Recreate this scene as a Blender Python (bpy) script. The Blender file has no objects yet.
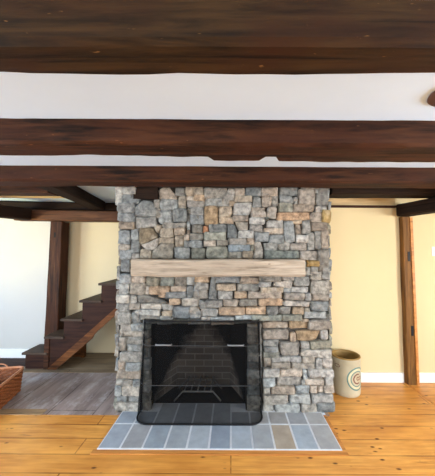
import bpy, bmesh, math, random
from mathutils import Vector, Matrix, noise
random.seed(7)
S = bpy.context.scene
COL = S.collection

# ---------------------------------------------------------------- colour helpers
def lin(c):
    c /= 255.0
    return c / 12.92 if c <= .04045 else ((c + .055) / 1.055) ** 2.4
def rgb(r, g, b, k=1.0):
    return (min(1, lin(r) * k), min(1, lin(g) * k), min(1, lin(b) * k), 1)

# ---------------------------------------------------------------- node helpers
class NT:
    def __init__(self, name, rough=.7, metal=0.0):
        self.m = bpy.data.materials.new(name); self.m.use_nodes = True
        self.t = self.m.node_tree; self.n = self.t.nodes; self.l = self.t.links
        self.b = self.n['Principled BSDF']
        self.b.inputs['Roughness'].default_value = rough
        self.b.inputs['Metallic'].default_value = metal
        self.b.inputs['Specular IOR Level'].default_value = .35
    def new(self, t, **kw):
        n = self.n.new(t)
        for k, v in kw.items(): setattr(n, k, v)
        return n
    def link(self, a, b): self.l.new(a, b)
    def coord(self, which='Object', scale=(1, 1, 1), rot=(0, 0, 0), loc=(0, 0, 0)):
        c = self.new('ShaderNodeTexCoord'); mp = self.new('ShaderNodeMapping')
        mp.inputs['Scale'].default_value = scale; mp.inputs['Rotation'].default_value = rot
        mp.inputs['Location'].default_value = loc
        self.link(c.outputs[which], mp.inputs['Vector']); return mp.outputs[0]
    def noise(self, vec, scale, detail=4, rough=.55, dist=0):
        n = self.new('ShaderNodeTexNoise'); self.link(vec, n.inputs['Vector'])
        n.inputs['Scale'].default_value = scale; n.inputs['Detail'].default_value = detail
        n.inputs['Roughness'].default_value = rough; n.inputs['Distortion'].default_value = dist
        return n.outputs['Fac']
    def ramp(self, fac, stops):
        r = self.new('ShaderNodeValToRGB'); e = r.color_ramp.elements
        while len(e) < len(stops): e.new(.5)
        for el, (p, c) in zip(e, stops): el.position = p; el.color = c
        self.link(fac, r.inputs[0]); return r.outputs[0]
    def mix(self, fac, a, b, mode='MIX'):
        x = self.new('ShaderNodeMix', data_type='RGBA', blend_type=mode)
        for s, v in ((x.inputs[0], fac), (x.inputs[6], a), (x.inputs[7], b)):
            if isinstance(v, (int, float, tuple)): s.default_value = v
            else: self.link(v, s)
        return x.outputs[2]
    def math(self, op, a, b=0.0, clamp=False):
        x = self.new('ShaderNodeMath', operation=op, use_clamp=clamp)
        for s, v in ((x.inputs[0], a), (x.inputs[1], b)):
            if isinstance(v, (int, float)): s.default_value = v
            else: self.link(v, s)
        return x.outputs[0]
    def bump(self, h, strength=.4, dist=.01):
        b = self.new('ShaderNodeBump'); b.inputs['Strength'].default_value = strength
        b.inputs['Distance'].default_value = dist
        self.link(h, b.inputs['Height']); self.link(b.outputs[0], self.b.inputs['Normal'])
    def color(self, c):
        if isinstance(c, tuple): self.b.inputs['Base Color'].default_value = c
        else: self.link(c, self.b.inputs['Base Color'])
        return self.m

def wood(name, dark, light, accent=None, rough=.65, scale=1.0, bump=.35, spec=.35, fleck=None):
    """grain runs along the object's local X"""
    w = NT(name, rough); w.b.inputs['Specular IOR Level'].default_value = spec
    v = w.coord('Object', (1.2 * scale, 14 * scale, 14 * scale))
    g = w.noise(v, 2.0, 6, .6, .4)
    v2 = w.coord('Object', (1.0, 2.2, 2.2))
    big = w.noise(v2, 2.2, 5, .6)
    c = w.ramp(g, [(.36, dark), (.62, light)])
    if accent: c = w.mix(w.ramp(big, [(.45, (0, 0, 0, 1)), (.68, (1, 1, 1, 1))]), c, accent)
    v3 = w.coord('Object', (.5, 30, 30)); crack = w.noise(v3, 1.3, 2, .5)
    c = w.mix(w.ramp(crack, [(.66, (0, 0, 0, 1)), (.72, (.8, .8, .8, 1))]), c, tuple(x * .35 for x in dark[:3]) + (1,))
    if fleck:
        fl = w.noise(w.coord('Object', (5, 16, 16)), 2.6, 3, .6)
        c = w.mix(w.ramp(fl, [(.69, (0, 0, 0, 1)), (.74, (.8, .8, .8, 1))]), c, fleck)
    w.bump(g, bump, .006)
    return w.color(c)

def plain(name, col, rough=.7, metal=0, var=.08, scale=6, bump=0):
    w = NT(name, rough, metal); n = w.noise(w.coord('Object'), scale, 4)
    lo = tuple(x * (1 - var) for x in col[:3]) + (1,); hi = tuple(min(1, x * (1 + var)) for x in col[:3]) + (1,)
    if bump: w.bump(n, bump, .004)
    return w.color(w.ramp(n, [(.3, lo), (.7, hi)]))

M = {}
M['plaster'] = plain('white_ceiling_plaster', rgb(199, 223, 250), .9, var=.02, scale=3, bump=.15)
M['wall'] = plain('cream_wall_paint', rgb(217, 199, 157), .85, var=.015, scale=2, bump=.05)
M['hall'] = plain('cool_lit_wall_paint', rgb(190, 187, 181), .85, var=.015, scale=2, bump=.05)  # cream wall paint with its cool daylight put into the colour
M['stairwall'] = plain('tan_cream_stair_paint', rgb(212, 195, 160), .85, var=.015, scale=2, bump=.05)
M['threshold'] = wood('worn_tan_threshold', rgb(128, 104, 78), rgb(168, 140, 106), None, .6)
M['white'] = plain('white_trim_paint', rgb(238, 236, 232), .5, var=.015)
M['beam'] = wood('dark_hewn_oak', rgb(20, 12, 8), rgb(68, 40, 24), rgb(58, 31, 19), .7, spec=.12, bump=.7, fleck=rgb(112, 74, 46))
M['beam_old'] = wood('dark_greenish_oak', rgb(22, 15, 8), rgb(58, 40, 21), rgb(48, 27, 14), .7, spec=.12, bump=.7, fleck=rgb(118, 86, 48))
M['beam_black'] = wood('blackened_oak', rgb(20, 14, 11), rgb(42, 29, 21), rgb(34, 22, 16), .75, spec=.1)
M['girt'] = wood('reddish_brown_timber', rgb(54, 33, 22), rgb(100, 66, 44), rgb(82, 51, 34), .65, spec=.2)
M['post'] = wood('brown_post_oak', rgb(36, 20, 12), rgb(80, 48, 30), rgb(62, 34, 20), .65, spec=.15)
M['post_warm'] = wood('honey_brown_post_oak', rgb(78, 50, 22), rgb(138, 96, 48), rgb(112, 76, 36), .6, spec=.2)
M['edge_warm'] = wood('orange_pine_edge', rgb(170, 108, 50), rgb(206, 140, 72), None, .5)
M['tan_board'] = wood('tan_board', rgb(186, 158, 112), rgb(214, 188, 142), None, .6)
M['mantel'] = wood('pale_weathered_mantel_oak', rgb(118, 106, 92), rgb(176, 163, 146), rgb(158, 145, 129), .85, bump=.6, spec=.1, fleck=rgb(96, 82, 68))
M['stair'] = wood('dark_brown_stair_boards', rgb(34, 18, 13), rgb(62, 36, 25), rgb(50, 27, 19), .6, spec=.15)
M['tread'] = wood('worn_dark_tread', rgb(46, 34, 27), rgb(84, 67, 54), rgb(64, 50, 40), .6, spec=.2)
M['stair_trim'] = wood('reddish_orange_stair_trim', rgb(62, 34, 16), rgb(120, 72, 36), rgb(92, 54, 26), .6, spec=.2)
M['iron'] = plain('black_iron', rgb(26, 26, 28), .5, .6, .2, 20)
M['bronze'] = plain('brown_bronze', rgb(98, 72, 62), .5, .2, .12, 18)
M['steel'] = plain('pale_steel', rgb(120, 122, 124), .6, .3, .06)
M['grate'] = plain('grey_iron_bar', rgb(128, 126, 124), .5, .4, .1)
M['rod'] = plain('dull_grey_rod', rgb(62, 62, 62), .6, .3, .1)
M['plastic'] = plain('white_plastic', rgb(240, 236, 226), .4, 0, .01)

def floor_mat(name, rot, c1, c2, dark, row, length, gap_col, knots, rough, scuff=None):
    w = NT(name, rough); w.b.inputs['Specular IOR Level'].default_value = .4
    v = w.coord('Object', (1, 1, 1), (0, 0, rot), (0, -.034 if rot == 0 else 0, 0))
    br = w.new('ShaderNodeTexBrick', offset=.37, offset_frequency=2)
    w.link(v, br.inputs['Vector'])
    br.inputs['Scale'].default_value = 1; br.inputs['Brick Width'].default_value = length
    br.inputs['Row Height'].default_value = row; br.inputs['Mortar Size'].default_value = .005 if rot == 0 else .006
    br.inputs['Mortar Smooth'].default_value = .1; br.inputs['Bias'].default_value = 0
    br.inputs['Color1'].default_value = c1; br.inputs['Color2'].default_value = c2; br.inputs['Mortar'].default_value = gap_col
    g = w.noise(w.coord('Object', (1.3, 16, 1) if rot == 0 else (16, 1.3, 1)), 2.2, 6, .6, .5)
    c = w.mix(w.ramp(g, [(.35, (.75, .75, .75, 1)), (.7, (0, 0, 0, 1))]), br.outputs['Color'], dark)
    n2 = w.noise(w.coord('Object', (1.2, 3.4, 1) if rot == 0 else (3.4, 1.2, 1)), 1.6, 3)
    c = w.mix(w.ramp(n2, [(.42, (0, 0, 0, 1)), (.75, (.55, .55, .55, 1))]), c, tuple(min(1, x * 1.35) for x in c1[:3]) + (1,))
    if knots:
        vk = w.coord('Object', (3.2, 6.5, 1)); vo = w.new('ShaderNodeTexVoronoi'); w.link(vk, vo.inputs['Vector'])
        vo.inputs['Scale'].default_value = 1.8; vo.inputs['Randomness'].default_value = 1
        nz = w.noise(w.coord('Object'), 30, 2)
        d = w.math('ADD', vo.outputs['Distance'], w.math('MULTIPLY', nz, .07))
        c = w.mix(w.ramp(d, [(.09, (1, 1, 1, 1)), (.17, (0, 0, 0, 1))]), c, knots)
    if knots:
        st = w.noise(w.coord('Object', (1.1, 9, 1)), 2.3, 5, .65, .3)
        c = w.mix(w.ramp(st, [(.62, (0, 0, 0, 1)), (.74, (.75, .75, .75, 1))]), c, rgb(120, 64, 24))
    if scuff:
        n3 = w.noise(w.coord('Object', (2, 1, 1)), 3.2, 6, .7)
        c = w.mix(w.ramp(n3, [(.5, (0, 0, 0, 1)), (.72, (.7, .7, .7, 1))]), c, scuff)
    w.bump(w.math('SUBTRACT', w.math('MULTIPLY', g, .3), br.outputs['Fac']), .3, .004)
    return w.color(c)
M['pine'] = floor_mat('wide_orange_pine_boards', 0, rgb(224, 163, 82), rgb(208, 142, 64), rgb(176, 106, 42), .168, 3.1, rgb(104, 58, 22), rgb(88, 44, 18), .38)
M['old_floor'] = floor_mat('worn_grey_boards', math.pi / 2, rgb(172, 156, 150), rgb(148, 132, 127), rgb(110, 95, 90), .42, 7.0, rgb(36, 28, 24), None, .5, rgb(212, 208, 210))
M['patch_floor'] = floor_mat('worn_brown_boards', 0, rgb(156, 134, 106), rgb(138, 117, 92), rgb(104, 84, 64), .17, 2.0, rgb(40, 30, 22), None, .55)

def stone_mat():
    w = NT('fieldstone', .85); w.b.inputs['Specular IOR Level'].default_value = .2
    a = w.new('ShaderNodeVertexColor', layer_name='stone')
    n = w.noise(w.coord('Object'), 22, 8, .65); n2 = w.noise(w.coord('Object', (1, 1, 2.2)), 70, 5, .7)
    k = w.ramp(n, [(.34, (.46, .46, .47, 1)), (.66, (1.42, 1.41, 1.38, 1))])
    c = w.mix(1.0, a.outputs['Color'], k, 'MULTIPLY')
    n3 = w.noise(w.coord('Object'), 11, 3)
    c = w.mix(w.ramp(n3, [(.58, (0, 0, 0, 1)), (.75, (.35, .35, .35, 1))]), c, rgb(196, 190, 180))
    w.bump(w.math('ADD', w.math('MULTIPLY', n, 1.5), n2), .9, .02)
    return w.color(c)
M['stone'] = stone_mat()
M['mortar'] = plain('grey_brown_mortar', rgb(70, 66, 61), .95, 0, .25, 25, .5)  # mortar colour darkened to carry the shade of the crevices between stones

def slate_mat():
    w = NT('bluestone', .6); a = w.new('ShaderNodeVertexColor', layer_name='stone')
    n = w.noise(w.coord('Object'), 9, 7, .65)
    k = w.ramp(n, [(.25, (.8, .8, .8, 1)), (.75, (1.18, 1.18, 1.18, 1))])
    w.bump(n, .25, .005); return w.color(w.mix(1.0, a.outputs['Color'], k, 'MULTIPLY'))
M['slate'] = slate_mat()
M['grout'] = plain('pale_grout', rgb(206, 209, 213), .9, 0, .06, 30)

def brick_mat():
    w = NT('sooty_firebrick', .9); w.b.inputs['Specular IOR Level'].default_value = .15
    uv = w.coord('UV'); br = w.new('ShaderNodeTexBrick', offset=.5); w.link(uv, br.inputs['Vector'])
    br.inputs['Scale'].default_value = 1; br.inputs['Brick Width'].default_value = .205; br.inputs['Row Height'].default_value = .068
    br.inputs['Mortar Size'].default_value = .006; br.inputs['Mortar Smooth'].default_value = .2
    br.inputs['Color1'].default_value = rgb(140, 128, 118); br.inputs['Color2'].default_value = rgb(118, 108, 100); br.inputs['Mortar'].default_value = rgb(170, 162, 152)
    s = w.new('ShaderNodeSeparateXYZ'); w.link(uv, s.inputs[0])
    n = w.noise(uv, 3.5, 7, .7)
    # bare brick left unsooted in a tall triangle over the fire
    d = w.math('ABSOLUTE', w.math('SUBTRACT', s.outputs[0], 0.0))
    lim = w.math('SUBTRACT', w.math('MULTIPLY', w.math('SUBTRACT', .84, s.outputs[1]), .80), d)
    f = w.math('ADD', w.math('MULTIPLY', lim, 6.0), w.math('MULTIPLY', w.math('SUBTRACT', n, .5), 3.6), True)
    soot = rgb(20, 19, 20)
    c = w.mix(w.math('MULTIPLY', f, .75), soot, br.outputs['Color'])
    w.bump(br.outputs['Fac'], -.4, .006); return w.color(c)
M['brick'] = brick_mat()
M['soot'] = plain('soot_black', rgb(30, 28, 28), .95, 0, .3, 12)

def mesh_mat():
    w = NT('fine_black_wire_mesh', .6, .2); w.color(rgb(13, 13, 14)); w.b.inputs['Specular IOR Level'].default_value = .05
    out = w.n['Material Output']; tr = w.new('ShaderNodeBsdfTransparent'); mx = w.new('ShaderNodeMixShader')
    mx.inputs[0].default_value = .56
    w.link(tr.outputs[0], mx.inputs[1]); w.link(w.b.outputs[0], mx.inputs[2]); w.link(mx.outputs[0], out.inputs['Surface'])
    return w.m
M['mesh'] = mesh_mat()

def crock_mat():
    w = NT('salt_glazed_stoneware', .35)
    n = w.noise(w.coord('Object'), 4, 4); n2 = w.noise(w.coord('Object'), 60, 3)
    c = w.ramp(n, [(.3, rgb(172, 162, 136)), (.7, rgb(192, 183, 158))])
    c = w.mix(w.ramp(n2, [(.62, (0, 0, 0, 1)), (.8, (.4, .4, .4, 1))]), c, rgb(150, 140, 116))
    return w.color(c)
M['crock'] = crock_mat()
M['crock_in'] = plain('brown_slip_glaze', rgb(150, 118, 64), .5, 0, .15, 5)
M['teal'] = plain('teal_glaze', rgb(96, 128, 124), .4, 0, .15, 20)
M['rust'] = plain('brown_glaze', rgb(112, 64, 50), .4, 0, .15, 20)
M['yellowgrey'] = plain('pale_yellow_glaze', rgb(204, 198, 164), .4, 0, .08, 20)
def wicker_mat():
    w = NT('brown_wicker', .5); n = w.noise(w.coord('Object', (8, 8, 30)), 6, 4)
    return w.color(w.ramp(n, [(.3, rgb(92, 46, 22)), (.55, rgb(142, 80, 42)), (.75, rgb(180, 118, 70))]))
M['wicker'] = wicker_mat()
M['wicker_rim'] = plain('pale_brown_cane', rgb(176, 118, 84), .5, 0, .15, 30)
M['bark'] = plain('grey_bark', rgb(96, 84, 74), .9, 0, .3, 18, .6)

# ---------------------------------------------------------------- object helpers
def link(name, bm, mats, parent=None, smooth=False, loc=None, rot=None):
    me = bpy.data.meshes.new(name); bmesh.ops.recalc_face_normals(bm, faces=bm.faces)
    bm.to_mesh(me); bm.free()
    for m in (mats if isinstance(mats, (list, tuple)) else [mats]): me.materials.append(m)
    if smooth:
        for p in me.polygons: p.use_smooth = True
    o = bpy.data.objects.new(name, me); COL.objects.link(o)
    if loc is not None: o.location = loc
    if rot is not None: o.rotation_euler = rot
    if parent: o.parent = parent
    return o
def thing(name, label, cat, loc=(0, 0, 0), rz=0, group=None):
    o = bpy.data.objects.new(name, None); COL.objects.link(o); o.location = loc; o.rotation_euler = (0, 0, rz)
    o.empty_display_size = .1; return tag(o, label, cat, group)
def tag(o, label, cat, group=None):
    o['label'] = label; o['category'] = cat; o['kind'] = 'thing'
    if group: o['group'] = group
    return o
def struct(o): o['kind'] = 'structure'; return o
def box(bm, x0, x1, y0, y1, z0, z1, bev=0, mi=0):
    vs = [bm.verts.new((x, y, z)) for x in (x0, x1) for y in (y0, y1) for z in (z0, z1)]
    idx = [(0, 1, 3, 2), (4, 6, 7, 5), (0, 4, 5, 1), (2, 3, 7, 6), (0, 2, 6, 4), (1, 5, 7, 3)]
    fs = [bm.faces.new([vs[i] for i in q]) for q in idx]
    for f in fs: f.material_index = mi
    if bev:
        es = list({e for f in fs for e in f.edges})
        bmesh.ops.bevel(bm, geom=es, offset=bev, segments=2, affect='EDGES', profile=.6)
    return fs
def B(*a, **k):
    bm = bmesh.new(); box(bm, *a, **k); return bm
def tube(bm, pts, r, seg=8, closed=False, cap=True):
    pts = [Vector(p) for p in pts]; n = len(pts); rings = []
    prev = None
    for i, p in enumerate(pts):
        a = pts[(i - 1) % n] if (closed or i > 0) else p
        b = pts[(i + 1) % n] if (closed or i < n - 1) else p
        t = (b - a).normalized()
        if prev is None:
            u = t.cross(Vector((0, 0, 1)))
            if u.length < .1: u = t.cross(Vector((0, 1, 0)))
        else: u = prev - t * prev.dot(t)
        u.normalize(); prev = u; w = t.cross(u)
        rings.append([bm.verts.new(p + r * (math.cos(q * 2 * math.pi / seg) * u + math.sin(q * 2 * math.pi / seg) * w)) for q in range(seg)])
    for i in range(n if closed else n - 1):
        A, C = rings[i], rings[(i + 1) % n]
        for q in range(seg): bm.faces.new((A[q], A[(q + 1) % seg], C[(q + 1) % seg], C[q]))
    if cap and not closed:
        bm.faces.new(rings[0][::-1]); bm.faces.new(rings[-1])
def lathe(bm, prof, seg=48, mats=None):
    rings = []
    for r, z in prof:
        rings.append([bm.verts.new((r * math.cos(2 * math.pi * q / seg), r * math.sin(2 * math.pi * q / seg), z)) for q in range(seg)] if r > 1e-6 else [bm.verts.new((0, 0, z))])
    for i in range(len(rings) - 1):
        a, b = rings[i], rings[i + 1]
        for q in range(seg):
            r = (q + 1) % seg
            if len(a) == 1: f = bm.faces.new((a[0], b[q], b[r]))
            elif len(b) == 1: f = bm.faces.new((a[q], b[0], a[r]))
            else: f = bm.faces.new((a[q], b[q], b[r], a[r]))
            if mats: f.material_index = mats[i]

def hewn(name, p0, p1, wid, hgt, mat, rough=.006, parent=None, seed=0, step=.09, arris=.016, up=(0, 0, 1), mod=None):
    """hewn timber along p0->p1 (centre line); local X is the length"""
    p0 = Vector(p0); p1 = Vector(p1); ax = (p1 - p0); L = ax.length; ax.normalize()
    upv = Vector(up); sd = upv.cross(ax).normalized(); upv = ax.cross(sd)
    mw = Matrix((ax, sd, upv)).transposed().to_4x4(); mw.translation = p0
    w, h, a = wid / 2, hgt / 2, arris
    sec = []
    def side(u0, v0, u1, v1, k):
        for i in range(k): sec.append((u0 + (u1 - u0) * i / k, v0 + (v1 - v0) * i / k))
    side(-w + a, -h, w - a, -h, 4); side(w - a, -h, w, -h + a, 1); side(w, -h + a, w, h - a, 3); side(w, h - a, w - a, h, 1)
    side(w - a, h, -w + a, h, 4); side(-w + a, h, -w, h - a, 1); side(-w, h - a, -w, -h + a, 3); side(-w, -h + a, -w + a, -h, 1)
    bm = bmesh.new(); n = max(2, int(L / step)); rings = []
    for i in range(n + 1):
        x = L * i / n; ring = []
        for (y, z) in sec:
            q = Vector((x * 1.6, y * 7, z * 7 + seed * 13.1))
            d = noise.noise(q * 1.7) * rough + noise.noise(q * 6 + Vector((3, 1, seed))) * rough * .5
            lw = noise.noise(Vector((x * .7, seed * 3.3, 0))) * rough * 1.2
            l = math.hypot(y, z)
            ring.append(bm.verts.new((x, y * (1 + d / l) + (mod(x) if mod and y > w * .8 else 0), z * (1 + d / l) + lw)))
        rings.append(ring)
    m = len(sec)
    for i in range(n):
        for j in range(m): bm.faces.new((rings[i][j], rings[i][(j + 1) % m], rings[i + 1][(j + 1) % m], rings[i + 1][j]))
    bm.faces.new(rings[0][::-1]); bm.faces.new(rings[-1])
    o = link(name, bm, mat, parent, smooth=False); o.matrix_world = mw if parent is None else mw
    for p in o.data.polygons: p.use_smooth = True
    try: o.data.set_sharp_from_angle(angle=math.radians(38))
    except Exception: pass
    return o

# ================================================================ SETTING
ZC = 2.17
XL, XR, YB = -4.4, 3.7, -3.2
YR, YLF, YBK = 3.17, 3.80, 4.00            # wall planes right of the chimney, far left, behind the stairs
FY = 2.565                                  # stone face
CX0, CX1 = -1.066, .925                     # chimney sides

def slab(name, rects, z0, z1, mat):
    bm = bmesh.new()
    for (x0, x1, y0, y1) in rects: box(bm, x0, x1, y0, y1, z0, z1)
    return struct(link(name, bm, mat))
slab('floor', [(XL, XR, YB, 2.52), (.9, XR, 2.52, YR + .1)], -.06, 0, M['pine'])
slab('floor', [(XL, -.9, 2.52, YBK + .1)], -.06, 0, M['old_floor'])
slab('ceiling', [(XL - .1, XR + .1, YB - .1, YBK + .2)], ZC, ZC + .08, M['plaster'])
# worn brown cross boards below the stairs, and the pale threshold board
bm = B(-2.9, -1.09, 3.36, 3.99, 0.0, .004); struct(link('floor', bm, M['patch_floor']))
bm = B(-4.3, -1.72, 2.515, 2.60, 0.0, .005); struct(link('trim_1', bm, M['threshold']))

def wall_x(name, y0, y1, x0, x1, holes=(), z1=ZC, mat=None):   # wall facing +-Y with rectangular openings
    bm = bmesh.new(); xs = x0
    for (a, b, c, d) in sorted(holes):
        box(bm, xs, a, y0, y1, 0, z1); box(bm, a, b, y0, y1, 0, c); box(bm, a, b, y0, y1, d, z1); xs = b
    box(bm, xs, x1, y0, y1, 0, z1)
    return struct(link(name, bm, mat or M['wall']))
def wall_y(name, x0, x1, y0, y1, holes=()):
    bm = bmesh.new(); ys = y0
    for (a, b, c, d) in sorted(holes):
        box(bm, x0, x1, ys, a, 0, ZC); box(bm, x0, x1, a, b, 0, c); box(bm, x0, x1, a, b, d, ZC); ys = b
    box(bm, x0, x1, ys, y1, 0, ZC)
    return struct(link(name, bm, M['wall']))
wall_x('wall_right_back', YR, YR + .1, .9, XR)
wall_x('wall_left_back', YLF, YLF + .1, XL, -2.565, mat=M['hall'])
wall_x('wall_behind_stairs', YBK, YBK + .1, -2.60, -1.0, mat=M['stairwall'])
LW = [(-.6, .8, .6, 1.85), (1.55, 2.75, .75, 1.85)]
RW = [(-.6, .9, .6, 1.85)]
BW = [(-3.0, -1.6, .7, 1.95), (.4, 1.9, .7, 1.95)]
wall_y('wall_left', XL - .1, XL, YB, YLF + .1, LW)
wall_y('wall_right', XR, XR + .1, YB, YR + .1, RW)
wall_x('wall_rear', YB - .1, YB, XL, XR, BW)
def window(name, axis, pos, a, b, c, d):
    bm = bmesh.new(); t = .05; m = (a + b) / 2
    def bx(u0, u1, z0, z1):
        if axis == 'y': box(bm, pos - .03, pos + .03, u0, u1, z0, z1)
        else: box(bm, u0, u1, pos - .03, pos + .03, z0, z1)
    bx(a, b, c, c + t); bx(a, b, d - t, d); bx(a, a + t, c, d); bx(b - t, b, c, d); bx(a, b, (c + d) / 2 - .02, (c + d) / 2 + .02); bx(m - .012, m + .012, c, d)
    struct(link(name, bm, M['white']))
window('window_1', 'y', XL - .05, *LW[0]); window('window_5', 'y', XL - .05, *LW[1]); window('window_2', 'y', XR + .05, *RW[0])
window('window_3', 'x', YB - .05, *BW[0]); window('window_4', 'x', YB - .05, *BW[1])

struct(link('baseboard_right', B(.95, 1.975, YR - .018, YR, 0, .108, bev=.003), M['white']))
struct(link('baseboard_far_right', B(2.12, XR, YR - .018, YR, 0, .108, bev=.003), M['white']))
struct(link('baseboard_left', B(XL, -2.6, YLF - .018, YLF, .0, .125, bev=.003), M['white']))
# head board over the right wall: pale board above a thin brown strip
struct(link('trim_2', B(.93, 1.92, YR - .012, YR, 2.035, ZC), M['tan_board']))
o = struct(link('trim_3', B(.93, 1.92, YR - .03, YR, 2.008, 2.034), M['stair']))
o = struct(link('trim_4', B(-4.3, -1.83, 2.86, 3.30, 2.128, 2.155), M['tan_board']))
struct(link('dark_floor_strip', B(-4.3, -2.64, 3.52, 3.78, 0, .006), M['stair']))  # dark strip lying on the floor along the left wall
struct(link('trim_5', B(1.985, 2.005, 2.2, 3.15, 0, .003), M['edge_warm']))
# wooden border round the hearth
bm = bmesh.new(); box(bm, -1.03, .865, 2.048, 2.09, 0, .006); box(bm, .837, .865, 2.09, 2.53, 0, .006)
struct(link('trim_6', bm, M['edge_warm']))

# ================================================================ CEILING TIMBERS
def chip(x):            # the far lower edge is wider on the right, with a square notch cut in it
    x += XL
    return 0 if x < -.11 or .175 < x < .255 else (.062 if x < .175 else .07)
BG = 'hewn beams across the ceiling'
o = hewn('hewn_beam', (XL, .757, 2.13), (XR, .757, 2.13), .14, .17, M['beam_old'], .007, seed=1)
tag(o, 'nearest dark greenish brown hewn beam along the top edge of the photo', 'beam', BG)
o = hewn('hewn_beam', (XL, 1.443, 2.127), (XR, 1.458, 2.120), .188, .165, M['beam'], .008, seed=2, step=.03, mod=chip)
tag(o, 'dark brown hewn beam in the middle, second from the top of the photo', 'beam', BG)
o = hewn('hewn_beam', (XL, 2.235, 2.130), (XR, 2.235, 2.126), .20, .165, M['beam'], .007, seed=3)
tag(o, 'dark reddish beam crossing just in front of the stone chimney top', 'beam', BG)
o = hewn('hewn_beam', (.975, 2.72, 2.115), (XR, 2.72, 2.115), .23, .125, M['beam_black'], .005, seed=4)
tag(o, 'black beam butting the right side of the stone chimney', 'beam', BG)
o = hewn('hewn_beam', (XL, 2.72, 2.112), (-1.81, 2.72, 2.112), .20, .115, M['beam'], .005, seed=5)
tag(o, 'brown beam ending at the slanting joist above the grey boards', 'beam', BG)
o = hewn('oak_joist', (-1.655, 2.36, 2.112), (-1.85, 3.72, 2.112), .17, .125, M['beam_black'], .005, seed=6)
tag(o, 'dark joist slanting back from the front beam to above the stairs', 'joist')
o = hewn('timber_plate', (-3.3, 3.73, 2.105), (-1.11, 3.90, 2.105), .12, .115, M['beam_black'], .004, seed=7)
tag(o, 'black timber lying on top of the brown girt over the stairs', 'beam')
o = hewn('girt', (-2.95, 3.70, 1.963), (-1.11, 3.86, 1.963), .17, .145, M['girt'], .004, seed=8)
tag(o, 'brown horizontal girt resting on the left post over the stairs', 'beam')
o = hewn('cross_beam', (-3.29, 2.12, 1.967), (-2.739, 3.598, 1.967), .16, .150, M['beam_black'], .006, seed=9)
tag(o, 'black squared beam end coming in from the left edge towards the post', 'beam')
o = hewn('cross_beam', (1.958, 3.09, 1.966), (2.245, 2.0, 1.966), .17, .140, M['beam_black'], .007, seed=10)
tag(o, 'black rough cross beam lying on the honey brown right post', 'beam')

# ---------------------------------------------------------------- posts
def post(name, bot, top, y0, y1, z0, z1, mat, seed, label, rough=.005):
    t = thing(name, label, 'post', ((bot[0] + bot[1]) / 2, (y0 + y1) / 2, z0))
    bm = bmesh.new(); n = 20; rings = []
    cx, cy = t.location.x, t.location.y
    for i in range(n + 1):
        k = i / n; z = (z1 - z0) * k; a = bot[0] + (top[0] - bot[0]) * k - cx; b = bot[1] + (top[1] - bot[1]) * k - cx
        c, d = y0 - cy, y1 - cy; e = .008
        pts = [(a + e, c), ((a + b) / 2, c), (b - e, c), (b, c + e), (b, d), (a, d), (a, c + e)]
        # local X is the grain, so build along X and turn the object upright
        rings.append([bm.verts.new((z, -(x + noise.noise(Vector((z * 3, x * 20, seed))) * rough), y + noise.noise(Vector((z * 3, x * 20, seed + 9))) * rough)) for x, y in pts])
    m = 7
    for i in range(n):
        for j in range(m): bm.faces.new((rings[i][j], rings[i][(j + 1) % m], rings[i + 1][(j + 1) % m], rings[i + 1][j]))
    bm.faces.new(rings[0]); bm.faces.new(rings[-1][::-1])
    o = link('shaft', bm, mat, t)
    # X->Z, Y->-X, Z->Y
    o.matrix_local = Matrix(((0, -1, 0, 0), (0, 0, 1, 0), (1, 0, 0, 0), (0, 0, 0, 1)))
    return t
p = post('timber_post', (-2.572, -2.388), (-2.540, -2.372), 3.755, 3.925, 0, 1.888, M['post'], 2, 'dark brown timber post rising behind the foot of the stairs')
bm = B(-.012, .012, -.004, .008, -.035, .035); link('mortise_plug', bm, M['soot'], p, loc=(.01, -.083, 1.70))
p = post('timber_post', (1.985, 2.080), (1.962, 2.050), 3.100, 3.168, 0, 1.898, M['post_warm'], 5, 'honey brown timber post in the right wall beside the switch plate')
bm = bmesh.new(); box(bm, -.014, .014, -.02, .034, 0, 1.89)
for v in bm.verts: v.co.x -= (.034) * v.co.z / 1.95
link('edge_board', bm, M['edge_warm'], p, loc=(.064, -.02, 0))['label'] = 'orange edge board'
for z, x in ((.60, .018), (1.44, .0)):
    bm = B(-.014, .014, -.004, .006, -.055, .055, bev=.002); link('mortise_shade', bm, M['iron'], p, loc=(x - .005, -.036, z))  # thin dark plates stand in for the shade inside the mortise holes

# ================================================================ FIREPLACE
fp = thing('fireplace', 'grey fieldstone fireplace chimney with a pale timber mantel and slate hearth', 'fireplace', (-.07, FY, 0))
FX, FYL = fp.location.x, fp.location.y
def child(name, bm, mats, **k):
    for v in bm.verts: v.co -= Vector((FX, FYL, 0))
    return link(name, bm, mats, fp, **k)

# camera numbers, used to turn distances measured on the photo into metres on the stone face
F_PX, PITCH, ROLL, EYE = 270.0, math.radians(2.6), math.radians(.3), 1.5
PX, PY = 232.0, 238.0
fw = Vector((0, math.cos(PITCH), math.sin(PITCH))); up = Vector((0, -math.sin(PITCH), math.cos(PITCH))); rt = Vector((1, 0, 0))
rt2 = rt * math.cos(ROLL) + up * math.sin(ROLL); up2 = up * math.cos(ROLL) - rt * math.sin(ROLL)
def face_xz(px, py, Y=FY):
    d = (px - PX) / F_PX * rt2 + (PY - py) / F_PX * up2 + fw
    d = d * (Y / d.y); return d.x, EYE + d.z

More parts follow.
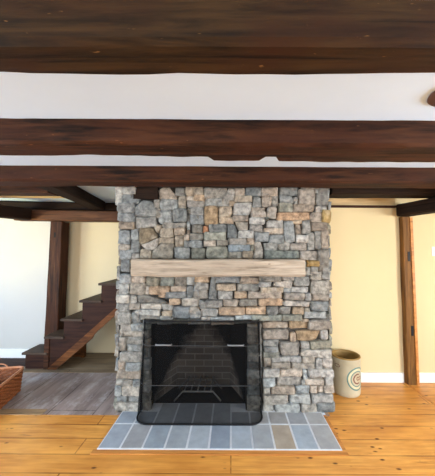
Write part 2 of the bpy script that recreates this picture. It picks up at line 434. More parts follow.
PAL = dict(G=(139, 138, 133), B=(131, 133, 132), T=(153, 140, 123), O=(168, 144, 120), P=(162, 155, 146), K=(147, 138, 127),
           D=(116, 116, 112), Y=(152, 130, 88), L=(158, 157, 152), N=(128, 128, 118), R=(166, 126, 100), W=(138, 121, 98))
CROPS = {
'A': (112, 185, '''15 0 55 95 L;48 45 138 92 G;50 10 122 46 L;28 88 118 140 B;30 140 112 182 B;32 182 112 220 K;118 110 150 78 190 78 218 105 222 156 120 158 G;
206 72 238 116 G;115 163 220 156 224 206 116 216 B;220 116 244 162 G;232 122 300 192 G;242 70 330 122 G;232 20 282 10 326 55 322 74 234 72 K;315 15 368 55 D;
332 55 368 118 T;368 10 420 50 T;376 112 435 180 D;304 118 372 185 D;252 188 372 214 G;30 226 84 295 B;92 220 130 272 G;134 214 200 212 230 262 150 300 134 285 W;
150 302 230 266 228 320 170 326 P;200 198 250 200 226 245 T;240 214 308 214 306 260 234 260 T;232 262 308 292 T;312 214 364 250 K;312 252 360 312 T;360 246 388 276 P;
360 278 400 312 G;92 274 134 340 G;34 296 90 325 K;36 325 98 372 B;40 372 88 435 B;98 342 138 372 P;140 320 198 370 T;250 290 310 294 306 370 200 370 206 330 T;312 314 386 370 G'''),
'B': (190, 185, '''68 12 190 14 165 68 70 66 G;22 10 66 50 T;22 50 72 80 T;-15 80 72 110 K;72 68 160 108 G;192 15 222 15 220 70 195 102 155 104 158 70 K;195 75 225 105 T;
222 14 275 52 P;222 52 310 82 T;278 12 360 52 D;362 12 435 55 P;72 104 140 200 W;142 108 208 158 T;145 160 218 192 T;218 92 306 86 308 130 290 152 212 150 P;
214 152 290 182 K;0 112 66 148 B;0 148 70 196 B;10 196 62 240 D;64 204 92 238 R;0 242 66 276 D;94 196 182 236 D;70 236 180 276 N;190 194 220 194 240 240 236 266 188 264 D;
226 182 292 184 290 226 244 228 G;240 228 320 266 P;0 278 62 314 G;68 278 128 306 P;132 276 188 302 T;190 268 282 298 K;192 298 306 334 B;284 262 322 300 K;
4 316 76 368 N;84 306 186 306 190 368 82 368 N;190 334 262 368 T;264 330 314 366 T;322 284 350 284 368 320 366 368 316 366 K;320 58 350 58 366 112 312 112 G;
310 112 376 134 P;305 134 380 160 P;296 162 376 194 P;300 198 362 232 P;324 234 396 282 B'''),
'C': (252, 185, '''50 10 130 56 P;138 12 232 50 D;236 20 316 98 P;332 12 376 12 384 102 318 100 B;52 56 98 110 P;98 50 132 106 G;138 52 200 52 210 90 140 88 G;134 88 206 134 N;
208 94 312 132 K;78 110 124 108 120 170 72 160 K;126 138 290 176 O;320 104 374 134 P;352 120 398 128 396 190 350 186 Y;292 136 350 184 K;78 176 158 176 156 216 76 212 P;60 216 160 246 P;
160 178 206 180 216 286 164 288 G;216 196 246 250 K;200 178 250 194 T;248 178 290 176 294 240 254 246 G;296 186 378 228 K;86 250 160 292 G;60 292 128 326 G;130 286 188 326 G;
220 250 284 288 P;192 290 276 326 P;282 240 312 326 G;314 228 346 320 G;346 228 382 320 K;64 328 236 368 N;240 330 330 376 P;332 322 382 435 G;272 378 340 408 Y;292 408 330 435 G'''),
'D': (112, 245, '''38 145 92 195 L;92 155 165 188 P;30 196 84 250 L;88 188 172 248 G;170 158 238 204 N;238 158 310 204 N;312 158 374 204 D;376 158 410 200 G;184 204 290 248 O;294 206 370 232 K;
232 240 266 264 O;266 234 368 266 B;372 206 404 268 D;408 200 435 268 B;22 252 84 290 L;86 252 120 290 L;122 250 180 252 278 280 276 294 130 288 D;286 268 340 300 O;346 268 435 306 L;
28 292 84 334 G;86 292 138 322 L;142 294 245 320 L;248 292 300 328 G;104 330 150 322 242 324 240 350 120 348 L;302 308 390 368 B;250 330 298 360 T;388 308 435 350 G;30 336 90 398 G;
94 336 140 392 D;142 352 240 372 G;40 398 92 432 L;94 396 150 432 L;242 358 300 374 G;190 376 225 394 D;227 376 300 394 D;302 376 376 394 N;378 376 435 394 G;152 374 188 396 D'''),
'E': (190, 245, '''20 160 96 186 T;106 158 124 158 136 272 92 274 D;18 190 90 226 B;18 228 86 268 G;124 158 252 188 B;256 158 344 164 346 192 250 196 K;130 194 230 228 T;234 198 348 230 D;
140 232 212 272 B;222 236 284 268 T;290 232 372 268 K;78 278 160 312 B;168 274 244 274 238 308 164 306 K;250 272 338 272 338 306 246 304 D;344 268 435 304 O;55 320 140 358 B;
145 312 276 350 O;280 312 382 348 O;386 308 435 350 D;0 330 52 368 B;100 360 220 374 G;224 356 330 374 L;332 350 435 378 N;348 156 435 182 D;344 184 405 210 P;354 214 435 236 K;374 238 435 268 K;
2 378 102 396 G;106 380 220 396 K;222 378 300 394 N'''),
'F': (252, 245, '''36 154 148 182 D;152 154 210 178 P;118 182 206 180 198 218 106 204 P;208 154 288 156 288 206 214 206 G;44 212 160 236 T;0 234 150 266 K;160 240 264 240 258 278 158 270 K;
196 212 280 212 278 236 192 236 P;268 242 296 280 P;292 150 346 174 G;348 110 382 172 G;294 178 388 248 G;300 250 386 278 K;36 272 154 270 150 302 34 304 O;164 280 288 282 284 310 162 304 P;
292 284 384 284 384 332 300 326 G;78 308 130 346 B;134 310 194 344 B;206 312 262 348 T;264 318 292 348 T;264 336 376 338 378 368 260 364 L;0 350 148 378 N;152 350 250 378 N;250 372 282 384 T;
54 388 180 416 K;188 380 278 418 W;282 376 394 424 K'''),
'H': (252, 328, '''55 10 184 58 K;194 26 220 68 K;222 14 340 16 320 66 222 66 W;345 12 385 62 P;55 58 132 90 G;60 94 132 120 G;55 122 140 148 N;138 72 240 72 236 140 146 138 K;246 72 290 106 G;
294 70 396 106 N;250 112 398 110 396 152 244 140 L;104 146 246 142 250 170 98 172 P;62 152 95 198 G;96 176 194 202 G;202 178 316 206 G;254 144 316 174 G;320 154 350 206 P;354 152 404 204 P;
55 206 138 244 P;142 208 252 244 P;258 214 278 260 L;284 208 410 248 P;55 250 116 294 L;126 248 248 288 K;264 258 360 286 P;366 250 410 288 P;60 300 90 332 L;96 294 214 330 P;220 290 288 328 L;
294 292 324 328 P;330 290 358 324 P;362 290 410 324 P;55 336 180 380 L;194 332 286 332 294 376 188 370 L;296 332 408 372 P;55 382 110 430 L;116 380 238 430 L;244 378 320 378 330 428 246 428 L;328 374 420 430 G;
-22 0 48 34 G;-22 36 48 84 G;-22 86 48 120 D;-22 122 48 166 G;-22 168 48 206 D;-22 208 48 252 G;-22 254 48 290 G;-22 292 48 340 D;-22 342 48 386 G;-22 388 48 432 G;-22 -16 48 -2 G'''),
'Q': (90, 330, '''165 8 262 36 L;145 0 163 34 L;178 38 262 72 G;148 36 176 104 G;182 72 262 106 G;150 110 262 160 G;140 152 176 198 K;178 164 256 206 G;132 202 256 246 K;130 250 212 276 L;
215 250 256 282 L;126 280 158 330 L;160 280 254 328 L;132 332 184 362 G;188 332 254 362 L;122 366 254 414 L;262 0 298 40 D;262 42 298 90 G;262 92 298 140 D;262 142 298 200 G;262 202 298 250 D;262 252 298 310 G;262 312 298 360 D;262 362 298 420 G'''),
}
def jit(c, a=.09):
    k = 1 + random.uniform(-a, a); w = random.uniform(-.04, .04)
    return (c[0] * k * (1 + w), c[1] * k, c[2] * k * (1 - w))
STONE_K = 1.12
stones = []
for key, (ox, oy, txt) in CROPS.items():
    for s in txt.replace('\n', '').split(';'):
        q = s.split()
        if not q: continue
        v = [float(x) for x in q[:-1]]
        if len(v) == 4: pts = [(v[0], v[1]), (v[2], v[1]), (v[2], v[3]), (v[0], v[3])]
        else: pts = list(zip(v[0::2], v[1::2]))
        stones.append(([(ox + x / 5, oy + y / 5) for x, y in pts], PAL[q[-1]]))
# small fill stones in the gaps left between the big ones
GX0, GY0, GW, GH = 117, 186, 216, 230
def inside(pts, x, y):
    r = False; n = len(pts); j = n - 1
    for i in range(n):
        (xi, yi), (xj, yj) = pts[i], pts[j]
        if (yi > y) != (yj > y) and x < (xj - xi) * (y - yi) / (yj - yi) + xi: r = not r
        j = i
    return r
grid = [[0] * GW for _ in range(GH)]
for pts, c in stones:
    xs = [p[0] for p in pts]; ys = [p[1] for p in pts]
    for gy in range(max(0, int(min(ys) - GY0)), min(GH, int(max(ys) - GY0) + 1)):
        for gx in range(max(0, int(min(xs) - GX0)), min(GW, int(max(xs) - GX0) + 1)):
            if inside(pts, GX0 + gx + .5, GY0 + gy + .5): grid[gy][gx] = 1
for gy in range(GH):
    for gx in range(GW):
        x, y = GX0 + gx, GY0 + gy
        if 149 < x < 248 and y > 323 or 142 < x < 296 and 259 < y < 276 or 133 < x < 158 and y < 199: grid[gy][gx] = 1
        if x < 117 + max(0, (215 - y)) * .0 or x > 328 + (y - 190) * .022: grid[gy][gx] = 1
for gy in range(GH):
    for gx in range(GW):
        if grid[gy][gx]: continue
        w = 0
        while gx + w < GW and not grid[gy][gx + w] and w < 16: w += 1
        h = 1
        while gy + h < GH and h < 9 and not any(grid[gy + h][gx:gx + w]): h += 1
        if w >= 3 and h >= 3:
            stones.append(([(GX0 + gx + .2, GY0 + gy + .2), (GX0 + gx + w - .2, GY0 + gy + .2), (GX0 + gx + w - .2, GY0 + gy + h - .2), (GX0 + gx + .2, GY0 + gy + h - .2)], PAL[random.choice('GGKPN')]))
        for a in range(h):
            for b in range(w): grid[gy + a][gx + b] = 1

bm = bmesh.new(); CL = bm.loops.layers.float_color.new('stone')
def add_stone(bm, pts2, place, depth, col, cl, cut=.22):
    """pts2: outline (metres, any winding) on the wall; place(u, v, d) gives a point d in front of the wall"""
    n = len(pts2); out = []
    area = sum(pts2[i][0] * pts2[(i + 1) % n][1] - pts2[(i + 1) % n][0] * pts2[i][1] for i in range(n))
    if area < 0: pts2 = pts2[::-1]
    for i in range(n):
        p = Vector(pts2[i]); a = Vector(pts2[i - 1]); b = Vector(pts2[(i + 1) % n])
        k = min((a - p).length, (b - p).length)
        c1 = min(.02, random.uniform(.04, cut) * k); c2 = min(.02, random.uniform(.04, cut) * k)
        out.append(p + (a - p).normalized() * c1)
        if (b - p).length > .1:
            out.append(p + (b - p).normalized() * c2); mid = p.lerp(b, random.uniform(.4, .6)); nr = Vector((b.y - p.y, p.x - b.x)).normalized()
            out.append(mid + nr * random.uniform(-.003, .006))
        else: out.append(p + (b - p).normalized() * c2)
    cx = sum(p.x for p in out) / len(out); cy = sum(p.y for p in out) / len(out); c = Vector((cx, cy))
    sz = min(max(p.x for p in out) - min(p.x for p in out), max(p.y for p in out) - min(p.y for p in out))
    out = [p + Vector((random.uniform(-.004, .004), random.uniform(-.004, .004))) for p in out]
    ins = min(.009, sz * .14)
    tilt = Vector((random.uniform(-.13, .13), random.uniform(-.13, .13)))
    def ring(off, d, rough=0):
        r = []
        for p in out:
            v = (c - p); q = p + v.normalized() * min(off, v.length * .6)
            dd = d + (tilt.dot(q - c) if rough else 0) + random.uniform(-rough, rough)
            r.append(bm.verts.new(place(q.x, q.y, dd)))
        return r
    R = [ring(0, -.004), ring(0, depth * .55), ring(ins * .45, depth * .88, .0015), ring(ins, depth, .003), ring(ins + sz * .22, depth + .002, .005)]
    m = len(out); fs = []
    for a, b in zip(R[:-1], R[1:]):
        for j in range(m): fs.append(bm.faces.new((a[j], a[(j + 1) % m], b[(j + 1) % m], b[j])))
    cv = bm.verts.new(place(c.x, c.y, depth + random.uniform(-.004, .006)))
    for j in range(m): fs.append(bm.faces.new((R[-1][j], R[-1][(j + 1) % m], cv)))
    for f in fs:
        f.smooth = True
        for l in f.loops: l[cl] = col
STONE_BACK = FY + .045
for pts, c in stones:
    mx = sum(p[0] for p in pts) / len(pts); my = sum(p[1] for p in pts) / len(pts)
    pts = [(x + (.28 if x > mx else -.28), y + (.28 if y > my else -.28)) for x, y in pts]
    w = [face_xz(*p) for p in pts]
    col = rgb(*jit(c), STONE_K)
    dpt = random.uniform(.034, .062)
    add_stone(bm, w, lambda u, v, d: (u, STONE_BACK - d, max(v, .002)), dpt, col, CL)
# side faces of the chimney: random courses
def side(xf, sgn, y1):
    z = .002
    while z < ZC - .04:
        h = min(random.uniform(.06, .15), ZC - z); y = FY + .012
        while y < y1 - .05:
            w = min(random.uniform(.1, .3), y1 - y)
            col = rgb(*jit(PAL[random.choice('GGBLKPN')]), STONE_K)
            g = .004
            add_stone(bm, [(y + g, z + g), (y + w - g, z + g), (y + w - g, z + h - g), (y + g, z + h - g)], lambda u, v, d: (xf + sgn * d, u, v), random.uniform(.015, .03), col, CL)
            y += w
        z += h
side(CX0, -1, YBK - .02); side(CX1, 1, YR - .01)
for f in bm.faces: f.material_index = 0
# mortar core around the firebox
OX0, OX1, OZ = -.757, .141, .838
n0 = len(bm.faces)
def core(*a): box(bm, *a, mi=1)
core(CX0, OX0, STONE_BACK, 3.15, 0, OZ); core(OX1, CX1, STONE_BACK, 3.15, 0, OZ); core(CX0, CX1, STONE_BACK, 3.15, OZ, ZC)
core(CX0, CX1, 3.15, YR, 0, ZC); core(CX0, -.85, YR, YBK - .005, 0, ZC)
sf = child('stone_facing', bm, [M['stone'], M['mortar']])
# dark squared timber end let into the stones under the front beam
(xa, za), (xb, zb) = face_xz(133.5, 199), face_xz(158, 187)
child('beam_stub', B(xa, xb, FY - .012, FY + .10, za, min(zb, ZC - .005), bev=.004), M['beam_black'])['label'] = 'black timber end set in the stones'
# mantel
mb = bmesh.new(); x0, x1, z0, z1, yf = -.882, .640, 1.270, 1.420, 2.365
n = 30; rings = []
for i in range(n + 1):
    k = i / n; x = x0 + (x1 - x0) * k; r = []
    for (y, z) in ((yf + .012, z0), (yf, z0 + .014), (yf, (z0 + z1) / 2), (yf, z1 - .012), (yf + .012, z1), (STONE_BACK, z1), (STONE_BACK, z0)):
        j = noise.noise(Vector((x * 5, y * 9, z * 9))) * .006
        r.append(mb.verts.new((x + (noise.noise(Vector((z * 14, y * 8, i))) * .006 if i in (0, n) else 0), y + (j if y < 2.5 else 0), z + j + .004 * math.sin(x * 3))))
    rings.append(r)
for i in range(n):
    for j in range(7): mb.faces.new((rings[i][j], rings[i][(j + 1) % 7], rings[i + 1][(j + 1) % 7], rings[i + 1][j]))
mb.faces.new(rings[0][::-1]); mb.faces.new(rings[-1])
child('mantel', mb, M['mantel'])['label'] = 'pale weathered timber mantel'
# hearth: eleven slabs wide, two deep, running into the firebox
hb = bmesh.new(); HC = hb.loops.layers.float_color.new('stone')
hx0, hx1, ncol = -1.003, .835, 11; tw = (hx1 - hx0) / ncol
def grout(a, b, c, d): 
    for f in box(hb, a, b, c, d, 0, .0095): f.material_index = 1
grout(hx0, hx1, 2.092, FY + .02); grout(OX0 + .004, OX1 - .004, FY + .02, 2.70)
def hslab(a, b, c, d, col):
    g = .0065; f0 = len(hb.faces)
    fs = box(hb, a + g, b - g, c + g, d - g, .002, .0115 + random.uniform(-.001, .001), bev=.003)
    hb.faces.ensure_lookup_table()
    for f in hb.faces[:] :
        if f.index == -1 or f.index >= f0: pass
    return fs
tones = [(152, 157, 163), (158, 163, 168), (148, 153, 160), (154, 158, 163), (159, 163, 167), (150, 155, 162)]
def paint(bmx, lay, f_before, col):
    for f in bmx.faces:
        if f not in f_before:
            for l in f.loops: l[lay] = col
for i in range(ncol):
    a = hx0 + i * tw; b = a + tw
    for (c, d) in ((2.092, 2.384), (2.384, 2.70)):
        if c > 2.3 and (a < OX0 or b > OX1): d = FY - .002
        before = set(hb.faces)
        box(hb, a + .008, b - .008, c + .008, d - .008, .002, .0115 + random.uniform(-.001, .001))
        t = tones[random.randrange(6)]
        if i == 8 and c < 2.2: t = (160, 154, 144)
        paint(hb, HC, before, rgb(*jit(t, .06)))
child('hearth', hb, [M['slate'], M['grout']])['label'] = 'blue grey slate hearth slabs with pale joints'
# firebox: splayed brick sides, back, smoke chamber and floor
fb = bmesh.new(); UV = fb.loops.layers.uv.new('UVMap')
pts = [(OX0, FY + .03), (OX0, FY + .17), (-.60, 3.08), (-.01, 3.08), (OX1, FY + .17), (OX1, FY + .03)]
us = [0]
for p, q in zip(pts, pts[1:]): us.append(us[-1] + math.dist(p, q))
uc = us[-1] / 2; H2 = 1.02
NZ = 1
for i in range(5):
    q = [(pts[i], 0, us[i]), (pts[i + 1], 0, us[i + 1]), (pts[i + 1], H2, us[i + 1]), (pts[i], H2, us[i])]
    f = fb.faces.new([fb.verts.new((p[0], p[1], z)) for p, z, u in q])
    for l, (p, z, u) in zip(f.loops, q): l[UV].uv = (u - uc, z)
f = fb.faces.new([fb.verts.new((p[0], p[1], .003)) for p in pts]); f.material_index = 1
f = fb.faces.new([fb.verts.new((p[0], p[1], H2)) for p in pts]); f.material_index = 1
child('firebox', fb, [M['brick'], M['soot']])['label'] = 'sooty brick firebox'

# ================================================================ SPARK SCREEN
sx0, sx1 = -.834, .276
SY = FY - .012
sc = thing('fireplace_screen', 'black wire mesh spark screen with two pale handles on the hearth', 'fire screen', ((sx0 + sx1) / 2, SY, .0125))
SXC, SH = sc.location.x, .842
def U(t, k=1.0, inset=0):
    """plan outline at relative height t: a rounded U bowing out from the stones"""
    z = t * SH; dep = .185 * (1 - .72 * t ** 1.3) + .006; hw = (sx1 - sx0) / 2 - .012 * t - .012 * t
    r = min(.12, dep * .98); ptsu = [(-hw, 0.0)]
    for i in range(9):
        a = math.pi / 2 * i / 8; ptsu.append((-hw + r - r * math.cos(a), -(dep - r) - r * math.sin(a)))
    for i in range(9):
        a = math.pi / 2 * (8 - i) / 8; ptsu.append((hw - r + r * math.cos(a), -(dep - r) - r * math.sin(a)))
    ptsu.append((hw, 0.0)); return [(x, y, z) for x, y in ptsu]
bm = bmesh.new(); rows = [[bm.verts.new(p) for p in U(.012 + .98 * i / 14)] for i in range(15)]
for a, b in zip(rows, rows[1:]):
    for j in range(len(a) - 1): bm.faces.new((a[j], a[j + 1], b[j + 1], b[j]))
link('mesh_panel', bm, M['mesh'], sc, smooth=True)['label'] = 'fine black see-through wire mesh'
bm = bmesh.new(); tube(bm, U(.995), .008, 8); tube(bm, U(.01), .0075, 8)
for s in (0, -1): tube(bm, [U(t / 10)[s] for t in range(11)], .010, 8)
link('frame', bm, M['iron'], sc, smooth=True)
for t in (.75, .37):
    bm = bmesh.new(); tube(bm, U(t), .0032, 6); link('rod', bm, M['rod'], sc, smooth=True)
for x in (-.325, .318):
    y = U(.765)[9][1] - .006
    bm = bmesh.new(); tube(bm, [(x - .07, y, .768 * SH), (x - .07, y - .022, .768 * SH), (x + .07, y - .022, .768 * SH), (x + .07, y, .768 * SH)], .0055, 8)
    tube(bm, [(x - .07, y - .022, .768 * SH), (x + .07, y - .022, .768 * SH)], .007, 8)
    link('handle', bm, M['steel'], sc, smooth=True)['label'] = 'pale steel handle'

# ================================================================ GRATE
g = thing('fireplace_grate', 'low grey iron fire grate standing inside the sooty firebox', 'grate', (-.33, 2.88, .012))
for y in (-.14, .10):
    bm = bmesh.new(); tube(bm, [(-.23, y - .02, .008), (-.15, y, .090), (.15, y, .090), (.23, y - .02, .008)], .009, 8); link('leg_frame', bm, M['grate'], g, smooth=True)
for i in range(5):
    x = -.13 + i * .065
    bm = bmesh.new(); tube(bm, [(x, -.17, .112), (x, -.15, .102), (x, .10, .102), (x, .13, .112)], .007, 8); link('bar', bm, M['grate'], g, smooth=True)

# ================================================================ STAIRCASE
XS = [-2.59, -2.321, -2.121, -1.894, -1.66, -1.43, -1.2]
ZS = [.211, .410, .629, .861, 1.077, 1.29]
Y0 = 3.45
st = thing('staircase', 'dark brown wooden stairs climbing to the right behind the chimney', 'stairs', (-2.0, Y0, 0))
def sch(name, bm, m, **k):
    for v in bm.verts: v.co -= Vector((-2.0, Y0, 0))
    return link(name, bm, m, st, **k)
bm = bmesh.new()
def prism(bm, poly, y0, y1):
    a = [bm.verts.new((x, y0, z)) for x, z in poly]; b = [bm.verts.new((x, y1, z)) for x, z in poly]
    bm.faces.new(a); bm.faces.new(b[::-1]); n = len(a)
    for i in range(n): bm.faces.new((a[i], b[i], b[(i + 1) % n], a[(i + 1) % n]))
def trimline(x): return .08 + (x + 2.2) * .92
poly = [(-2.57, .005)]
for i in range(6):
    poly += [(XS[i] + .02, ZS[i] - .03), (XS[i + 1] + .02, ZS[i] - .03)]
poly += [(-1.18, trimline(-1.18)), (-2.2, trimline(-2.2)), (-2.28, .006)]
prism(bm, poly, Y0, Y0 + .03); sch('stringer', bm, M['stair'])
for i in range(6):
    y1 = 3.745 if i < 2 else YBK - .01
    sch('tread', B(XS[i] - .025, XS[i + 1] + .02, Y0 - .025, y1, ZS[i] - .03, ZS[i], bev=.006), M['tread'])
    zb = 0.005 if i == 0 else ZS[i - 1]
    sch('riser', B(XS[i] + .005, XS[i] + .022, Y0 + .005, y1, zb, ZS[i] - .03), M['stair'])
bm = bmesh.new()
prism(bm, [(-2.285, .006), (-2.18, .006), (-1.74, trimline(-1.74) - .115), (-1.72, trimline(-1.72) - .085), (-1.18, trimline(-1.18) - .085), (-1.18, trimline(-1.18)), (-2.285, trimline(-2.285) + .02)], Y0 - .022, Y0 - .001)
sch('string_trim', bm, M['stair_trim'])['label'] = 'reddish orange diagonal trim board'
bm = bmesh.new(); prism(bm, [(-2.37, .006), (-2.09, .006), (-2.09, .30), (-2.37, .03)], 3.83, 3.85)
sch('side_panel', bm, M['stair_trim'])
sch('support', B(-2.09, -2.04, 3.81, 3.86, .005, .40), M['stair_trim'])
sch('string_foot', B(-2.345, -2.285, Y0 - .012, Y0 - .001, .006, .375), M['post'])

# ================================================================ CROCK
ck = thing('stoneware_crock', 'cream stoneware crock with a blue ringed stamp in the corner beside the chimney', 'crock', (1.228, 2.955, 0))
R, HH = .143, .392
bm = bmesh.new()
lathe(bm, [(0, .002), (R * .93, .002), (R * .97, .012), (R, .05), (R, .315), (R * .99, .328), (R * 1.01, .34), (R * 1.03, HH - .012), (R * 1.0, HH), (R * .92, HH), (R * .90, HH - .02), (R * .88, .1), (R * .8, .04), (0, .035)],
      64, [0] * 7 + [1] * 6)
link('body', bm, [M['crock'], M['crock_in']], ck, smooth=True)
def on_crock(a, z, off=.0012): return Vector(((R + off) * math.cos(a), (R + off) * math.sin(a), z))
def ring_decal(name, ac, zc, r0, r1, mat, a0=0, a1=2 * math.pi, off=.0012, n=40, label=None, par=None):
    bm = bmesh.new(); rows = []
    for i in range(n + 1):
        t = a0 + (a1 - a0) * i / n
        rows.append([bm.verts.new(on_crock(ac + r * math.cos(t) / R, zc + r * math.sin(t), o2)) for r, o2 in ((r0, 0), (r0, off), ((r0 + r1) / 2, off * 1.3), (r1, off), (r1, 0))])
    for a, b in zip(rows, rows[1:]):
        for j in range(4): bm.faces.new((a[j], b[j], b[j + 1], a[j + 1]))
    o = link(name, bm, mat, par or ck)
    if label: o['label'] = label
    return o
# the stamp faces right of the viewer
view = math.atan2(-2.955, -1.228)
ac, zc = view + .86, .190
stf = ring_decal('stamp_field', ac, zc, .081, .102, M['yellowgrey'], off=.0006, label='pale yellow band')
ring_decal('stamp_ring', ac, zc, .103, .117, M['teal'], label='outer blue green ring', par=stf)
ring_decal('stamp_ring', ac, zc, .070, .080, M['teal'], off=.0012, label='inner blue green ring', par=stf)
ring_decal('stamp_mark', ac, zc, .040, .052, M['rust'], math.radians(60), math.radians(300), label='brown curved mark', par=stf)
ring_decal('stamp_mark', ac + .05, zc + .002, .012, .020, M['rust'], math.radians(40), math.radians(330), label='small brown curl', par=stf)
ring_decal('stamp_mark', ac + .28, zc + .002, .012, .020, M['rust'], label='small brown loop', par=stf)
bm = bmesh.new(); ae = view - .62
tube(bm, [on_crock(ae + .022 * math.cos(t) / R * 1.3, .305 + .014 * math.sin(t), .001) for t in [2 * math.pi * i / 24 for i in range(24)]], .0028, 6, True)
link('ear', bm, M['rust'], ck, smooth=True)['label'] = 'small oval ear'

# ================================================================ BASKET
bk = thing('wicker_basket', 'brown wicker basket on the grey floorboards at the left edge', 'basket', (-2.385, 2.622, .006), math.atan2(-.976, .217))
BL, BWD, BH = .62, .46, .225
def outline(l, w, r, n=8):
    p = []
    for cx_, cy_, a0 in ((l / 2 - r, w / 2 - r, 0), (-l / 2 + r, w / 2 - r, 90), (-l / 2 + r, -w / 2 + r, 180), (l / 2 - r, -w / 2 + r, 270)):
        for i in range(n):
            a = math.radians(a0 + 90 * i / (n - 1)); p.append((cx_ + r * math.cos(a), cy_ + r * math.sin(a)))
    return p
def resample(p, n):
    P = [Vector(q) for q in p] + [Vector(p[0])]; L = [0]
    for a, b in zip(P, P[1:]): L.append(L[-1] + (b - a).length)
    out = []; j = 0
    for i in range(n):
        s = L[-1] * i / n
        while L[j + 1] < s: j += 1
        t = (s - L[j]) / max(1e-9, L[j + 1] - L[j]); out.append(P[j].lerp(P[j + 1], t))
    return out
NS = 48; bm = bmesh.new()
# weavers: rows of cane going in front of and behind the stakes
rowsn = 13
for k in range(rowsn):
    z = .012 + (BH - .02) * k / (rowsn - 1); g = 1 - .05 * (1 - z / BH)
    o = resample(outline(BL * g, BWD * g, .06), NS * 2); pts = []
    for i, p in enumerate(o):
        nx = (o[(i + 1) % len(o)] - o[i - 1]); nr = Vector((nx.y, -nx.x)).normalized()
        s = math.sin(math.pi * i / 2 + math.pi * k) if True else 0
        s = (1, 0, -1, 0)[(i + 2 * k) % 4]
        q = p + nr * .006 * s; pts.append((q.x, q.y, z))
    tube(bm, pts, .0088, 6, True)
link('weave', bm, M['wicker'], bk, smooth=True)
bm = bmesh.new(); o = resample(outline(BL * .97, BWD * .97, .06), NS)
for p in o: tube(bm, [(p.x * .975, p.y * .975, .004), (p.x * 1.02, p.y * 1.02, BH)], .004, 5)
link('stakes', bm, M['wicker'], bk, smooth=True)
bm = bmesh.new(); f = bm.faces.new([bm.verts.new((p.x * .97, p.y * .97, .006)) for p in o]); e = bmesh.ops.extrude_face_region(bm, geom=[f])
for v in e['geom']:
    if isinstance(v, bmesh.types.BMVert): v.co.z += .008
link('base', bm, M['wicker'], bk)
bm = bmesh.new(); o2 = resample(outline(BL * 1.01, BWD * 1.01, .06), NS)
tube(bm, [(p.x, p.y, BH + .004) for p in o2], .012, 8, True); link('rim', bm, M['wicker_rim'], bk, smooth=True)['label'] = 'pale cane rim'
for s in (-1, 1):
    bm = bmesh.new(); tube(bm, [(s * BL / 2, .07 * math.cos(a), BH + .05 * math.sin(a)) for a in [math.pi * i / 10 for i in range(11)]], .007, 8)
    link('handle', bm, M['wicker_rim'], bk, smooth=True)
# a piece of firewood in it
lg = bmesh.new(); pts = []
tube(lg, [(-.19, 0, 0), (-.05, .005, .004), (.08, -.004, 0), (.19, .003, -.002)], .045, 12)
lo = link('firewood_log', lg, M['bark'], smooth=True, loc=(-2.52, 2.60, .092), rot=(0, .0, math.radians(-70)))
tag(lo, 'grey piece of firewood lying inside the wicker basket', 'log')

# ================================================================ SMALL FITTINGS
t = thing('round_fixture', 'small round brown fixture on the white ceiling at the right edge', 'ceiling fixture', (.945, 1.105, ZC))
bm = bmesh.new(); lathe(bm, [(0, 0), (.103, 0), (.105, -.006), (.100, -.012), (.088, -.014)], 40); link('rim', bm, M['bronze'], t, smooth=True)
bm = bmesh.new(); lathe(bm, [(.094, -.008), (.084, -.018), (.05, -.026), (0, -.029)], 40); link('dome', bm, M['bronze'], t, smooth=True)
t = thing('switch_plate', 'small white switch plate on the cream wall right of the post', 'switch', (2.375, YR, 1.50))
link('plate', B(-.035, .035, -.008, -.0005, -.055, .055, bev=.003), M['plastic'], t)
link('toggle', B(-.006, .006, -.018, -.007, -.012, .012, bev=.002), M['plastic'], t)

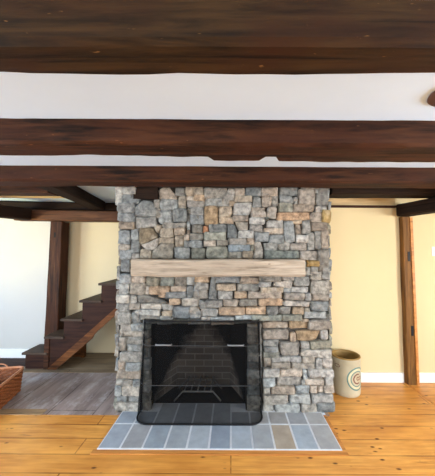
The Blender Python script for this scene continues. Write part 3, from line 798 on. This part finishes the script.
# ================================================================ LIGHT
def area(name, loc, to, sx, sy, power, col, spread=math.pi):
    l = bpy.data.lights.new(name, 'AREA'); l.shape = 'RECTANGLE'; l.size = sx; l.size_y = sy; l.energy = power; l.color = col; l.spread = spread
    o = bpy.data.objects.new(name, l); COL.objects.link(o); o.location = loc
    o.rotation_euler = (Vector(to) - Vector(loc)).to_track_quat('-Z', 'Y').to_euler(); return o
SKY = (.80, .90, 1.0)
area('daylight_rear_left', (-2.3, YB - .12, 1.32), (-2.3, 0, 1.2), 1.4, 1.25, 75, SKY)
area('daylight_rear_right', (1.15, YB - .12, 1.32), (1.15, 0, 1.2), 1.5, 1.25, 95, SKY)
area('daylight_right', (XR + .12, .15, 1.25), (0, .6, 1.6), 1.5, 1.2, 180, (.88, .94, 1.0))
area('daylight_left', (XL - .12, .1, 1.25), (0, .6, 1.6), 1.4, 1.2, 195, (.76, .88, 1.0))
area('daylight_hall', (XL - .12, 2.15, 1.35), (-2.9, 3.8, .8), 1.2, 1.1, 25, (.42, .68, 1.0), math.radians(120))
area('lawn_light_hall', (XL - .12, 2.15, .80), (-3.0, 3.8, 2.15), 1.2, .4, 13, (1.0, .84, .28), math.radians(70))
pl = bpy.data.lights.new('added_warm_fill', 'POINT'); pl.energy = 9; pl.color = (1, .74, .38); pl.shadow_soft_size = .12  # added unseen fill that warms the right wall, no lamp stands here
po = bpy.data.objects.new('added_warm_fill', pl); COL.objects.link(po); po.location = (2.9, 1.6, 1.75)
w = bpy.data.worlds.new('sky'); S.world = w; w.use_nodes = True
w.node_tree.nodes['Background'].inputs[0].default_value = (.75, .86, 1, 1); w.node_tree.nodes['Background'].inputs[1].default_value = .6

# ================================================================ CAMERA
cam = bpy.data.cameras.new('camera'); co = bpy.data.objects.new('camera', cam); COL.objects.link(co)
cam.sensor_fit = 'HORIZONTAL'; cam.sensor_width = 36; cam.lens = F_PX / 435 * 36
cam.shift_x = -(PX - 217.5) / 435; cam.clip_start = .02
co.matrix_world = Matrix.Translation((0, 0, EYE)) @ Matrix((rt2, up2, -fw)).transposed().to_4x4()
S.camera = co
S.view_settings.view_transform = 'Standard'; S.view_settings.look = 'None'; S.view_settings.gamma = 1; S.view_settings.use_curve_mapping = False
S.view_settings.exposure = 0.45
